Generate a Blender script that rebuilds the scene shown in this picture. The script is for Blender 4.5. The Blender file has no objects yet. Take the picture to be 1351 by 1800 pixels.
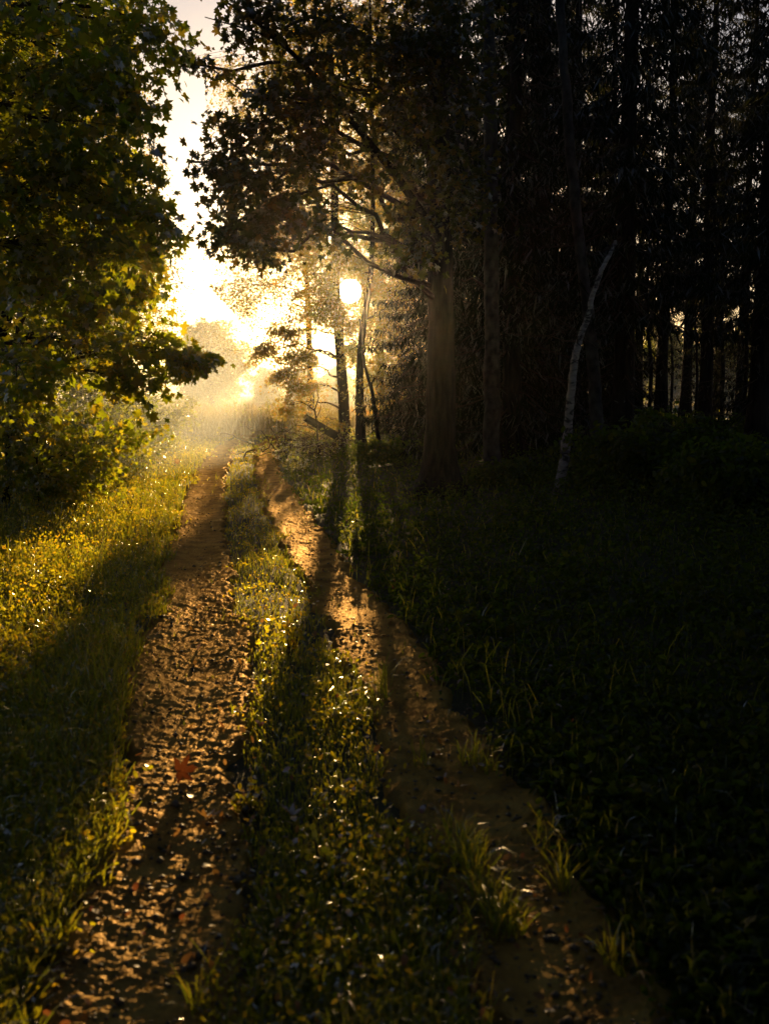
import bpy, math
import numpy as np
from math import radians, sin, cos, pi

RNG = np.random.default_rng(7)
scene = bpy.context.scene
COL = scene.collection

# ------------------------------------------------------------------ camera
CAM_H = 1.7
PITCH = math.atan(210 / 1800)
cam_d = bpy.data.cameras.new("camera")
cam_d.sensor_fit = 'VERTICAL'; cam_d.sensor_height = 36; cam_d.lens = 36
cam_d.clip_end = 3000; cam_d.clip_start = 0.05
cam_d.dof.use_dof = True; cam_d.dof.focus_distance = 16; cam_d.dof.aperture_fstop = 3.2
cam = bpy.data.objects.new("camera", cam_d); COL.objects.link(cam)
cam.location = (0, 0, CAM_H); cam.rotation_euler = (pi / 2 - PITCH, 0, 0)
scene.camera = cam


def pix(px, py, Y):
    """world point at depth Y on the ray through a photo pixel"""
    u = (px - 675.5) / 1800; v = (900 - py) / 1800
    dy = cos(PITCH) + v * sin(PITCH); dz = -sin(PITCH) + v * cos(PITCH)
    s = Y / dy
    return np.array([u * s, Y, CAM_H + dz * s])


def gpix(px, py):
    """ground point (z = 0) on the ray through a photo pixel"""
    u = (px - 675.5) / 1800; v = (900 - py) / 1800
    dy = cos(PITCH) + v * sin(PITCH); dz = -sin(PITCH) + v * cos(PITCH)
    s = -CAM_H / dz
    return np.array([u * s, dy * s, 0.0])


# ------------------------------------------------------------------ sky and sun
SUN = pix(615, 512, 100) - np.array([0, 0, CAM_H]); SUN /= np.linalg.norm(SUN)
ELEV = math.asin(SUN[2]); AZ = math.atan2(SUN[0], SUN[1])
world = bpy.data.worlds.new("World"); scene.world = world; world.use_nodes = True
nt = world.node_tree; nt.nodes.clear()
sky = nt.nodes.new('ShaderNodeTexSky'); sky.sky_type = 'NISHITA'; sky.sun_disc = False
sky.sun_elevation = ELEV; sky.sun_rotation = AZ
sky.air_density = 0.9; sky.dust_density = 1.6; sky.ozone_density = 1.0
bg = nt.nodes.new('ShaderNodeBackground'); bg.inputs[1].default_value = 0.05
tint = nt.nodes.new('ShaderNodeMix'); tint.data_type = 'RGBA'; tint.blend_type = 'MULTIPLY'
tint.inputs[0].default_value = 1; tint.inputs[7].default_value = (.88, .92, 1.14, 1)
nt.links.new(sky.outputs[0], tint.inputs[6]); nt.links.new(tint.outputs[2], bg.inputs[0])
# the disc of the sun itself, a direction in the sky
tc = nt.nodes.new('ShaderNodeTexCoord')
dot = nt.nodes.new('ShaderNodeVectorMath'); dot.operation = 'DOT_PRODUCT'
dot.inputs[1].default_value = tuple(SUN)
nt.links.new(tc.outputs['Generated'], dot.inputs[0])
mr = nt.nodes.new('ShaderNodeMapRange')
mr.inputs[1].default_value = cos(radians(0.62)); mr.inputs[2].default_value = cos(radians(0.48))
mr.inputs[3].default_value = 0; mr.inputs[4].default_value = 90
nt.links.new(dot.outputs['Value'], mr.inputs[0])
bg2 = nt.nodes.new('ShaderNodeBackground'); bg2.inputs[0].default_value = (1, .86, .6, 1)
nt.links.new(mr.outputs[0], bg2.inputs[1])
add = nt.nodes.new('ShaderNodeAddShader'); out = nt.nodes.new('ShaderNodeOutputWorld')
nt.links.new(bg.outputs[0], add.inputs[0]); nt.links.new(bg2.outputs[0], add.inputs[1])
nt.links.new(add.outputs[0], out.inputs[0])

sun_d = bpy.data.lights.new("sun", 'SUN'); sun_d.energy = 5.0; sun_d.angle = radians(0.5)
sun_d.color = (1.0, 0.63, 0.25)
sun = bpy.data.objects.new("sun", sun_d); COL.objects.link(sun)
sun.rotation_euler = (-(pi / 2 - ELEV), 0, -AZ)
sun.rotation_euler = __import__('mathutils').Vector(tuple(SUN)).to_track_quat('Z', 'Y').to_euler()

scene.view_settings.view_transform = 'Standard'; scene.view_settings.look = 'None'
scene.view_settings.gamma = 1; scene.view_settings.exposure = 1.13
cy = scene.cycles
cy.use_denoising = True
cy.max_bounces = 6; cy.diffuse_bounces = 3; cy.glossy_bounces = 2; cy.transmission_bounces = 3
cy.volume_bounces = 1; cy.transparent_max_bounces = 4
cy.sample_clamp_indirect = 4.0
cy.caustics_reflective = False; cy.caustics_refractive = False

# ------------------------------------------------------------------ helpers
def hash01(ix, iy, seed):
    h = (ix.astype(np.int64) * 374761393 + iy.astype(np.int64) * 668265263 + seed * 974711) & 0x7fffffff
    h = ((h ^ (h >> 13)) * 1274126177) & 0x7fffffff
    h = h ^ (h >> 16)
    return (h & 0xffff) / 65535.0


def vnoise(x, y, seed=0):
    x = np.asarray(x, float); y = np.asarray(y, float)
    ix = np.floor(x); iy = np.floor(y); fx = x - ix; fy = y - iy
    fx = fx * fx * (3 - 2 * fx); fy = fy * fy * (3 - 2 * fy)
    a = hash01(ix, iy, seed); b = hash01(ix + 1, iy, seed)
    c = hash01(ix, iy + 1, seed); d = hash01(ix + 1, iy + 1, seed)
    return (a * (1 - fx) + b * fx) * (1 - fy) + (c * (1 - fx) + d * fx) * fy


def fbm(x, y, seed=0, oct=4):
    s = 0; a = .5; t = 0
    for k in range(oct):
        s = s + a * vnoise(x * 2 ** k + 13.7 * k, y * 2 ** k + 7.1 * k, seed + k); t += a; a *= .5
    return s / t


def sstep(a, b, x):
    t = np.clip((x - a) / (b - a), 0, 1); return t * t * (3 - 2 * t)


def make_mesh(name, V, F, smooth=False):
    """V (n,3); F list of (m,k) int arrays"""
    me = bpy.data.meshes.new(name)
    V = np.ascontiguousarray(V, dtype=np.float32)
    F = [np.asarray(f, dtype=np.int32) for f in F if len(f)]
    me.vertices.add(len(V)); me.vertices.foreach_set("co", V.ravel())
    nl = sum(f.size for f in F); npg = sum(len(f) for f in F)
    me.loops.add(nl); me.polygons.add(npg)
    me.loops.foreach_set("vertex_index", np.concatenate([f.ravel() for f in F]))
    tot = np.concatenate([np.full(len(f), f.shape[1], np.int32) for f in F])
    st = np.concatenate([[0], np.cumsum(tot)[:-1]]).astype(np.int32)
    me.polygons.foreach_set("loop_start", st)
    me.polygons.foreach_set("loop_total", tot)
    if smooth: me.polygons.foreach_set("use_smooth", np.ones(npg, bool))
    me.update(calc_edges=True)
    return me


class MB:
    """collects pieces into one mesh"""
    def __init__(s): s.V = []; s.F = {}; s.n = 0

    def add(s, V, *Fs):
        V = np.asarray(V, float)
        for f in Fs:
            f = np.asarray(f, int)
            if len(f): s.F.setdefault(f.shape[1], []).append(f + s.n)
        s.V.append(V); s.n += len(V)

    def tube(s, P, R, sides=7, cap=True, rough=0, roots=0):
        P = np.asarray(P, float); R = np.asarray(R, float); n = len(P)
        T = np.gradient(P, axis=0); T /= np.linalg.norm(T, axis=1)[:, None] + 1e-9
        ref = np.array([1., 0, 0]) if abs(T[0][0]) < .8 else np.array([0, 1., 0])
        A = np.cross(T, ref); A /= np.linalg.norm(A, axis=1)[:, None] + 1e-9
        B = np.cross(T, A)
        th = np.arange(sides) * 2 * pi / sides
        ring = (A[:, None, :] * np.cos(th)[None, :, None] + B[:, None, :] * np.sin(th)[None, :, None]) * R[:, None, None]
        if rough:
            s_ = np.concatenate([[0], np.cumsum(np.linalg.norm(np.diff(P, axis=0), axis=1))])
            zz, aa = np.meshgrid(s_, th, indexing='ij')
            g_ = 1 + rough * (fbm(np.cos(aa) * 3 + 9, zz * 1.1 + np.sin(aa) * 3, 201, 3) - .5) * 2 + rough * .8 * (fbm(aa * 6, zz * 4, 203, 2) - .5)
            g_ += roots * np.exp(-zz / .3) * (.35 + np.maximum(0, np.cos(5 * aa + 1.3 * np.sin(aa))))
            ring = ring * g_[..., None]
        V = (P[:, None, :] + ring).reshape(-1, 3)
        i = np.arange(n - 1)[:, None] * sides; j = np.arange(sides)[None, :]; k = (j + 1) % sides
        F = np.stack([i + j, i + k, i + sides + k, i + sides + j], -1).reshape(-1, 4)
        if cap:
            V = np.vstack([V, P[0], P[-1]]); c0 = n * sides; j = np.arange(sides); k = (j + 1) % sides
            t = np.vstack([np.stack([k, j, np.full(sides, c0)], 1),
                           np.stack([(n - 1) * sides + j, (n - 1) * sides + k, np.full(sides, c0 + 1)], 1)])
            s.add(V, F, t)
        else: s.add(V, F)

    def mesh(s, name, smooth=True):
        return make_mesh(name, np.vstack(s.V), [np.vstack(v) for v in s.F.values()], smooth)


def link(name, me, mat, parent=None, loc=(0, 0, 0)):
    o = bpy.data.objects.new(name, me)
    if mat is not None and len(me.materials) == 0: me.materials.append(mat)
    COL.objects.link(o); o.parent = parent
    o.location = loc
    return o


def tag(o, label=None, cat=None, group=None, kind=None):
    if label: o["label"] = label
    if cat: o["category"] = cat
    if group: o["group"] = group
    if kind: o["kind"] = kind
    return o


def thing(name, label, cat, loc=(0, 0, 0), rz=0, group=None):
    o = bpy.data.objects.new(name, None); COL.objects.link(o)
    o.empty_display_size = .2
    o.location = tuple(float(v) for v in loc); o.rotation_euler = (0, 0, rz)
    return tag(o, label, cat, group)


def dup(root, loc, rz, sc, label, group=None, narrow=1):
    r = root.copy(); COL.objects.link(r)
    r.location = tuple(float(v) for v in loc); r.rotation_euler = (0, 0, rz); r.scale = (sc * narrow, sc * narrow, sc)
    r["label"] = label
    if group: r["group"] = group
    for ch in root.children:
        c = ch.copy(); COL.objects.link(c); c.parent = r
    return r


# ------------------------------------------------------------------ materials
def nmat(name):
    m = bpy.data.materials.new(name); m.use_nodes = True
    t = m.node_tree; t.nodes.clear(); o = t.nodes.new('ShaderNodeOutputMaterial')
    return m, t, o


def ramp(t, fac, stops):
    r = t.nodes.new('ShaderNodeValToRGB'); e = r.color_ramp.elements
    while len(e) < len(stops): e.new(.5)
    for k, (p, c) in enumerate(stops): e[k].position = p; e[k].color = (*c, 1)
    t.links.new(fac, r.inputs[0]); return r.outputs[0]


def mat_leaf(name, refl, trans, rough=.35, mix=.5, gloss=.06, fres=.45):
    """refl / trans: three colours each, chosen per leaf"""
    m, t, o = nmat(name)
    g = t.nodes.new('ShaderNodeNewGeometry')
    c1 = ramp(t, g.outputs['Random Per Island'], [(0, refl[0]), (.6, refl[1]), (1, refl[2])])
    c2 = ramp(t, g.outputs['Random Per Island'], [(0, trans[0]), (.6, trans[1]), (1, trans[2])])
    d = t.nodes.new('ShaderNodeBsdfDiffuse'); t.links.new(c1, d.inputs[0])
    tr = t.nodes.new('ShaderNodeBsdfTranslucent'); t.links.new(c2, tr.inputs[0])
    mx = t.nodes.new('ShaderNodeMixShader'); mx.inputs[0].default_value = mix
    t.links.new(d.outputs[0], mx.inputs[1]); t.links.new(tr.outputs[0], mx.inputs[2])
    gl = t.nodes.new('ShaderNodeBsdfGlossy'); gl.inputs['Roughness'].default_value = rough
    gl.inputs[0].default_value = (.9, .9, .9, 1)
    fr = t.nodes.new('ShaderNodeLayerWeight'); fr.inputs[0].default_value = .25
    mu = t.nodes.new('ShaderNodeMath'); mu.operation = 'MULTIPLY_ADD'
    mu.inputs[1].default_value = fres; mu.inputs[2].default_value = gloss
    t.links.new(fr.outputs['Fresnel'], mu.inputs[0])
    m2 = t.nodes.new('ShaderNodeMixShader'); t.links.new(mu.outputs[0], m2.inputs[0])
    t.links.new(mx.outputs[0], m2.inputs[1]); t.links.new(gl.outputs[0], m2.inputs[2])
    t.links.new(m2.outputs[0], o.inputs[0])
    return m


def mat_bark(name, c1, c2, scale=(14, 14, 3), rough=.9, bump=.6):
    m, t, o = nmat(name)
    tcn = t.nodes.new('ShaderNodeTexCoord'); mp = t.nodes.new('ShaderNodeMapping')
    mp.inputs['Scale'].default_value = scale; t.links.new(tcn.outputs['Object'], mp.inputs[0])
    n = t.nodes.new('ShaderNodeTexNoise'); n.inputs['Scale'].default_value = 1; n.inputs['Detail'].default_value = 6
    t.links.new(mp.outputs[0], n.inputs[0])
    c = ramp(t, n.outputs[0], [(.35, c1), (.65, c2)])
    p = t.nodes.new('ShaderNodeBsdfPrincipled'); t.links.new(c, p.inputs['Base Color'])
    p.inputs['Roughness'].default_value = rough; p.inputs['Specular IOR Level'].default_value = .2
    b = t.nodes.new('ShaderNodeBump'); b.inputs[0].default_value = bump; b.inputs[1].default_value = .03
    t.links.new(n.outputs[0], b.inputs['Height']); t.links.new(b.outputs[0], p.inputs['Normal'])
    t.links.new(p.outputs[0], o.inputs[0])
    return m


def mat_birch():
    m, t, o = nmat("birch_bark")
    tcn = t.nodes.new('ShaderNodeTexCoord'); mp = t.nodes.new('ShaderNodeMapping')
    mp.inputs['Scale'].default_value = (6, 6, 12); t.links.new(tcn.outputs['Object'], mp.inputs[0])
    n = t.nodes.new('ShaderNodeTexNoise'); n.inputs['Scale'].default_value = 1; n.inputs['Detail'].default_value = 4
    n.inputs['Distortion'].default_value = 1.1
    t.links.new(mp.outputs[0], n.inputs[0])
    c = ramp(t, n.outputs[0], [(.40, (.02, .018, .015)), (.48, (.16, .15, .135)), (.8, (.34, .33, .30))])
    p = t.nodes.new('ShaderNodeBsdfPrincipled'); t.links.new(c, p.inputs['Base Color'])
    p.inputs['Roughness'].default_value = .7
    t.links.new(p.outputs[0], o.inputs[0]); return m


def mat_earth(name, c1, c2, c3, sc, rough, spec, bump):
    m, t, o = nmat(name)
    tcn = t.nodes.new('ShaderNodeTexCoord')
    n = t.nodes.new('ShaderNodeTexNoise'); n.inputs['Scale'].default_value = sc; n.inputs['Detail'].default_value = 8
    n.inputs['Roughness'].default_value = .65
    t.links.new(tcn.outputs['Object'], n.inputs[0])
    c = ramp(t, n.outputs[0], [(.3, c1), (.52, c2), (.75, c3)])
    n2 = t.nodes.new('ShaderNodeTexNoise'); n2.inputs['Scale'].default_value = 70; n2.inputs['Detail'].default_value = 5
    t.links.new(tcn.outputs['Object'], n2.inputs[0])
    p = t.nodes.new('ShaderNodeBsdfPrincipled'); t.links.new(c, p.inputs['Base Color'])
    rr = t.nodes.new('ShaderNodeMapRange'); rr.inputs[3].default_value = rough - .2; rr.inputs[4].default_value = rough + .2
    t.links.new(n.outputs[0], rr.inputs[0]); t.links.new(rr.outputs[0], p.inputs['Roughness'])
    p.inputs['Specular IOR Level'].default_value = spec
    b = t.nodes.new('ShaderNodeBump'); b.inputs[0].default_value = bump; b.inputs[1].default_value = .012
    t.links.new(n2.outputs[0], b.inputs['Height']); t.links.new(b.outputs[0], p.inputs['Normal'])
    t.links.new(p.outputs[0], o.inputs[0]); return m


def mat_track():
    """trodden earth: matt, with a faint warm sheen of grit"""
    m, t, o = nmat('path_dirt')
    tcn = t.nodes.new('ShaderNodeTexCoord')
    n = t.nodes.new('ShaderNodeTexNoise'); n.inputs['Scale'].default_value = 5; n.inputs['Detail'].default_value = 9
    t.links.new(tcn.outputs['Object'], n.inputs[0])
    c = ramp(t, n.outputs[0], [(.3, (.10, .052, .01)), (.52, (.26, .15, .026)), (.75, (.40, .245, .05))])
    n2 = t.nodes.new('ShaderNodeTexNoise'); n2.inputs['Scale'].default_value = 85; n2.inputs['Detail'].default_value = 5
    t.links.new(tcn.outputs['Object'], n2.inputs[0])
    b = t.nodes.new('ShaderNodeBump'); b.inputs[0].default_value = .9; b.inputs[1].default_value = .01
    t.links.new(n2.outputs[0], b.inputs['Height'])
    d = t.nodes.new('ShaderNodeBsdfDiffuse'); t.links.new(c, d.inputs[0]); t.links.new(b.outputs[0], d.inputs['Normal'])
    g = t.nodes.new('ShaderNodeBsdfGlossy'); g.inputs[0].default_value = (1, .72, .4, 1); g.inputs['Roughness'].default_value = .42
    t.links.new(b.outputs[0], g.inputs['Normal'])
    x = t.nodes.new('ShaderNodeMixShader'); x.inputs[0].default_value = .05
    t.links.new(d.outputs[0], x.inputs[1]); t.links.new(g.outputs[0], x.inputs[2]); t.links.new(x.outputs[0], o.inputs[0])
    return m


M = {}
M['maple'] = mat_leaf('maple_leaf', [(.035, .06, .012), (.05, .075, .015), (.1, .09, .02)],
                      [(.27, .36, .01), (.52, .56, .014), (.74, .54, .025)], rough=.35, mix=.62, gloss=.02, fres=.2)
M['shademaple'] = mat_leaf('shaded_maple_leaf', [(.02, .03, .01), (.03, .035, .012), (.06, .04, .015)],
                          [(.07, .08, .01), (.12, .12, .012), (.25, .16, .02)], rough=.45, mix=.5, gloss=.0, fres=.12)  # shade of leaf on leaf put into darker, less translucent colours
M['birchleaf'] = mat_leaf('small_leaf', [(.05, .07, .015), (.07, .075, .02), (.13, .08, .02)],
                          [(.4, .4, .02), (.6, .46, .03), (.75, .36, .03)], rough=.35, mix=.6)
M['shrub'] = mat_leaf('shrub_leaf', [(.035, .06, .015), (.05, .075, .02), (.07, .09, .025)],
                      [(.24, .32, .015), (.42, .44, .02), (.55, .46, .03)], rough=.35, mix=.6)
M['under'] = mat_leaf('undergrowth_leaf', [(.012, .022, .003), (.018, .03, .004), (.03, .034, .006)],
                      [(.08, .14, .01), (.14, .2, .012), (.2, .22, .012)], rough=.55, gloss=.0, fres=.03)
M['weed'] = mat_leaf('weed_leaf', [(.05, .07, .012), (.07, .08, .015), (.14, .09, .02)],
                     [(.44, .45, .012), (.72, .61, .015), (.85, .52, .02)], rough=.25, gloss=.02, mix=.68, fres=.2)
M['grass'] = mat_leaf('grass_blade', [(.045, .075, .012), (.06, .085, .015), (.12, .1, .03)],
                      [(.3, .36, .014), (.5, .5, .018), (.65, .5, .03)], rough=.25, gloss=.03, mix=.6, fres=.22)
M['hay'] = mat_leaf('meadow_stem', [(.1, .09, .03), (.14, .11, .04), (.16, .12, .05)],
                    [(.3, .26, .06), (.4, .3, .07), (.45, .32, .08)], rough=.5)
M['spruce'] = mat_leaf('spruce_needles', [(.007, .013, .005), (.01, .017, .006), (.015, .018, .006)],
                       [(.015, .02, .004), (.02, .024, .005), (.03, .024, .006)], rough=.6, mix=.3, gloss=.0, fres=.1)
M['bark'] = mat_bark('dark_bark', (.004, .003, .0025), (.025, .019, .014), (16, 16, 2.5), .95, 1.0)
M['greybark'] = mat_bark('grey_bark', (.015, .013, .011), (.06, .055, .047), (8, 8, 6))
M['twig'] = mat_bark('twig_bark', (.03, .02, .013), (.07, .05, .035), (30, 30, 30), bump=.1)
M['birch'] = mat_birch()
M['wood'] = mat_bark('cut_wood', (.16, .11, .06), (.28, .2, .12), (20, 20, 20), .8, .2)
M['dirt'] = mat_track()
M['mud'] = mat_earth('dry_mud', (.1, .044, .007), (.27, .13, .018), (.42, .225, .034), 5, .8, .05, .9)
M['soil'] = mat_earth('forest_soil', (.025, .022, .012), (.05, .05, .022), (.08, .07, .03), 3, .85, .2, .6)
M['redleaf'] = mat_leaf('fallen_leaf_red', [(.06, .02, .01)] * 3, [(.07, .02, .006)] * 3, rough=.45, gloss=.0, fres=.15)
M['brownleaf'] = mat_leaf('fallen_leaf_brown', [(.2, .12, .05), (.24, .14, .05), (.2, .08, .03)],
                          [(.3, .16, .04), (.35, .18, .04), (.35, .1, .03)], rough=.35, gloss=.02, fres=.15)
M['clod'] = mat_earth('earth_clod', (.05, .035, .02), (.11, .075, .042), (.18, .125, .07), 20, .6, .4, .4)

# ------------------------------------------------------------------ terrain
_cy = np.array([0, 2.76, 4.3, 6, 7.5, 9.9, 14.6, 21.9, 30.6, 38, 46, 60])
_cx = np.array([.25, -.08, -.28, -.54, -.76, -1.22, -2.0, -3.12, -4.2, -4.7, -4.9, -4.6])
def pc(y): return np.interp(y, _cy, _cx)
def edge(y, s):  # ragged half offsets
    return .10 * (fbm(y * 1.3 + 50 * s, y * .2, 5, 3) - .5) * 2
GAUGE = .62
def gh(x, y):
    x = np.asarray(x, float); y = np.asarray(y, float)
    d = x - pc(y)
    far = sstep(38, 60, y)
    h = .55 * sstep(1.6, 8, d) + .9 * sstep(8, 30, d) * .6 + .28 * sstep(-1.5, -6, d) * 1.0 * (1 - far)
    h = h * (1 - .8 * far)
    h = h + .06 * (fbm(x * .8, y * .8, 11, 3) - .5)
    for c in (-GAUGE, GAUGE):
        h = h - .035 * np.exp(-((d - c) / .26) ** 2)
    h = h + .02 * np.exp(-(d / .3) ** 2)
    return h

def ghp(p):
    p = np.array(p, float); p[2] = float(gh(p[0], p[1])); return p

ys = [-12.]
while ys[-1] < 299: ys.append(ys[-1] + max(.06, abs(ys[-1]) * .012))
ys = np.array(ys)
xs = [0.]
while xs[-1] < 280: xs.append(xs[-1] + max(.06, (xs[-1] - 3) * .05))
xs = np.array(sorted([-v for v in xs[1:]] + xs))
gx, gy = np.meshgrid(xs, ys)
GX = gx + pc(gy)
gz = gh(GX, gy) - .03
V = np.stack([GX, gy, gz], -1).reshape(-1, 3)
nx = len(xs); i = np.arange(len(ys) - 1)[:, None] * nx; j = np.arange(nx - 1)[None, :]
F = np.stack([i + j, i + j + 1, i + nx + j + 1, i + nx + j], -1).reshape(-1, 4)
tag(link('ground', make_mesh('ground', V, [F], True), M['soil']), kind='structure')

# the two wheel ruts: earth surface with clods, its ragged rim dips under the ground
mb = MB()
ys = [1.2]
while ys[-1] < 44: ys.append(ys[-1] + max(.008, ys[-1] * .0036))
ys = np.array(ys)
for c in (-GAUGE, GAUGE):
    ts = np.linspace(-.48, .48, 116)
    tt, yy = np.meshgrid(ts, ys)
    X = pc(yy) + c + tt
    half = (.31 if c < 0 else .27) - (.04 * sstep(7.5, 5, yy) if c > 0 else 0) + .13 * (fbm(yy * .9, np.full_like(yy, c * 9), 3, 3) - .5) * 2 + .09 * (fbm(X * 7, yy * 5, 23, 3) - .5) * 2
    base = gh(X, yy)
    z = base + .018
    cl = fbm(X * 11, yy * 9, 31, 4)
    z = z + .012 * (cl - .5) + .010 * np.maximum(0, fbm(X * 24, yy * 44, 41, 3) - .52) * 2.2
    z = z + .016 * (fbm(X * 42, yy * 80, 43, 2) - .5) * sstep(20, 7, yy) * (.4 + 1.2 * fbm(X * 3, yy * 3, 47, 2)) + .016 * (fbm(X * 3, yy * 1.7, 51, 2) - .5)
    z = z - .13 * sstep(-.02, .12, np.abs(tt) - half)
    V = np.stack([X, yy, z], -1).reshape(-1, 3)
    nx = len(ts); i = np.arange(len(ys) - 1)[:, None] * nx; j = np.arange(nx - 1)[None, :]
    mb.add(V, np.stack([i + j, i + j + 1, i + nx + j + 1, i + nx + j], -1).reshape(-1, 4))
tag(link('path', mb.mesh('path'), M['dirt']), kind='structure')


def rutmask(x, y):
    d = np.abs(np.abs(x - pc(y)) - GAUGE)
    rt_ = (x > pc(y)); half = np.where(rt_, .27 - .05 * sstep(7.5, 5, y), .32) + .10 * (fbm(y * .9, np.sign(x - pc(y)) * GAUGE * 9, 3, 3) - .5) * 2 +   .24 * (fbm(x * 3.5, y * 2.2, 77, 3) - .5) * 2
    return d < half

# ------------------------------------------------------------------ leaf templates
def fan(outline, fold=.15, cup=.15):
    pts = [(0, 0)] + outline; P = np.array(pts, float)
    z = -cup * (P[:, 0] ** 2 + P[:, 1] ** 2) + fold * np.abs(P[:, 0])
    V = np.column_stack([P, z]); n = len(outline)
    F = np.array([[0, 1 + k, 1 + (k + 1) % n] for k in range(n)])
    return V, F

def polar(lst):
    o = [(r * sin(radians(a)), r * cos(radians(a))) for a, r in lst]
    return o + [(-x, y) for x, y in reversed(o) if abs(x) > 1e-6]

T_MAPLE = fan(polar([(0, .62), (8, .48), (15, .5), (26, .31), (38, .46), (49, .6), (58, .45), (78, .31), (96, .4), (108, .49), (122, .36), (150, .26), (180, .1)]), .32, .45)
T_MAPLE_LO = fan(polar([(0, .62), (25, .33), (50, .58), (78, .32), (108, .46), (150, .24), (180, .1)]), .3, .4)
T_OVAL = fan(polar([(0, .55), (25, .42), (55, .3), (95, .27), (140, .36), (180, .5)]), .1, .2)
T_DIA = (np.array([[0, -.5, 0], [.36, 0, .05], [0, .55, -.05], [-.36, 0, .05]], float), np.array([[0, 1, 2], [0, 2, 3]]))
T_ROUND = fan([(.5 * sin(a), .5 * cos(a)) for a in np.linspace(0, 2 * pi, 13)[:-1]], .1, -.3)


def place(T, P, S, tip, nrm):
    """instances of template T: centre P, size S, tip direction, normal"""
    V0, F0 = T
    y = tip / (np.linalg.norm(tip, axis=1)[:, None] + 1e-9)
    z = nrm - (nrm * y).sum(1)[:, None] * y; z /= np.linalg.norm(z, axis=1)[:, None] + 1e-9
    x = np.cross(y, z)
    V = (V0[None, :, 0, None] * x[:, None] + V0[None, :, 1, None] * y[:, None] + V0[None, :, 2, None] * z[:, None]) * S[:, None, None] + P[:, None]
    F = F0[None] + (np.arange(len(P)) * len(V0))[:, None, None]
    return V.reshape(-1, 3), F.reshape(-1, F0.shape[1])


def rnd_dir(n, rng, up=0.0, spread=1.0):
    d = rng.normal(size=(n, 3)) * spread; d[:, 2] += up
    return d / (np.linalg.norm(d, axis=1)[:, None] + 1e-9)


C0 = np.array([0, 0, CAM_H])
def clear_of_sun(P, r0=.012):
    """the chink in the foliage through which the low sun comes"""
    d = P - C0; t = d @ SUN
    off = np.linalg.norm(d - t[:, None] * SUN, axis=1)
    return (off > r0 * t + .0) | (t < 3)


def curve(a, b, sag=0., n=6, wob=.03, rng=RNG):
    t = np.linspace(0, 1, n)[:, None]
    p = a + (b - a) * t; L = np.linalg.norm(b - a)
    p[:, 2] += sag * L * 4 * (t * (1 - t))[:, 0]
    w = rng.normal(size=(n, 3)) * wob * L; w[0] = 0; w[-1] = 0
    return p + w


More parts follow.
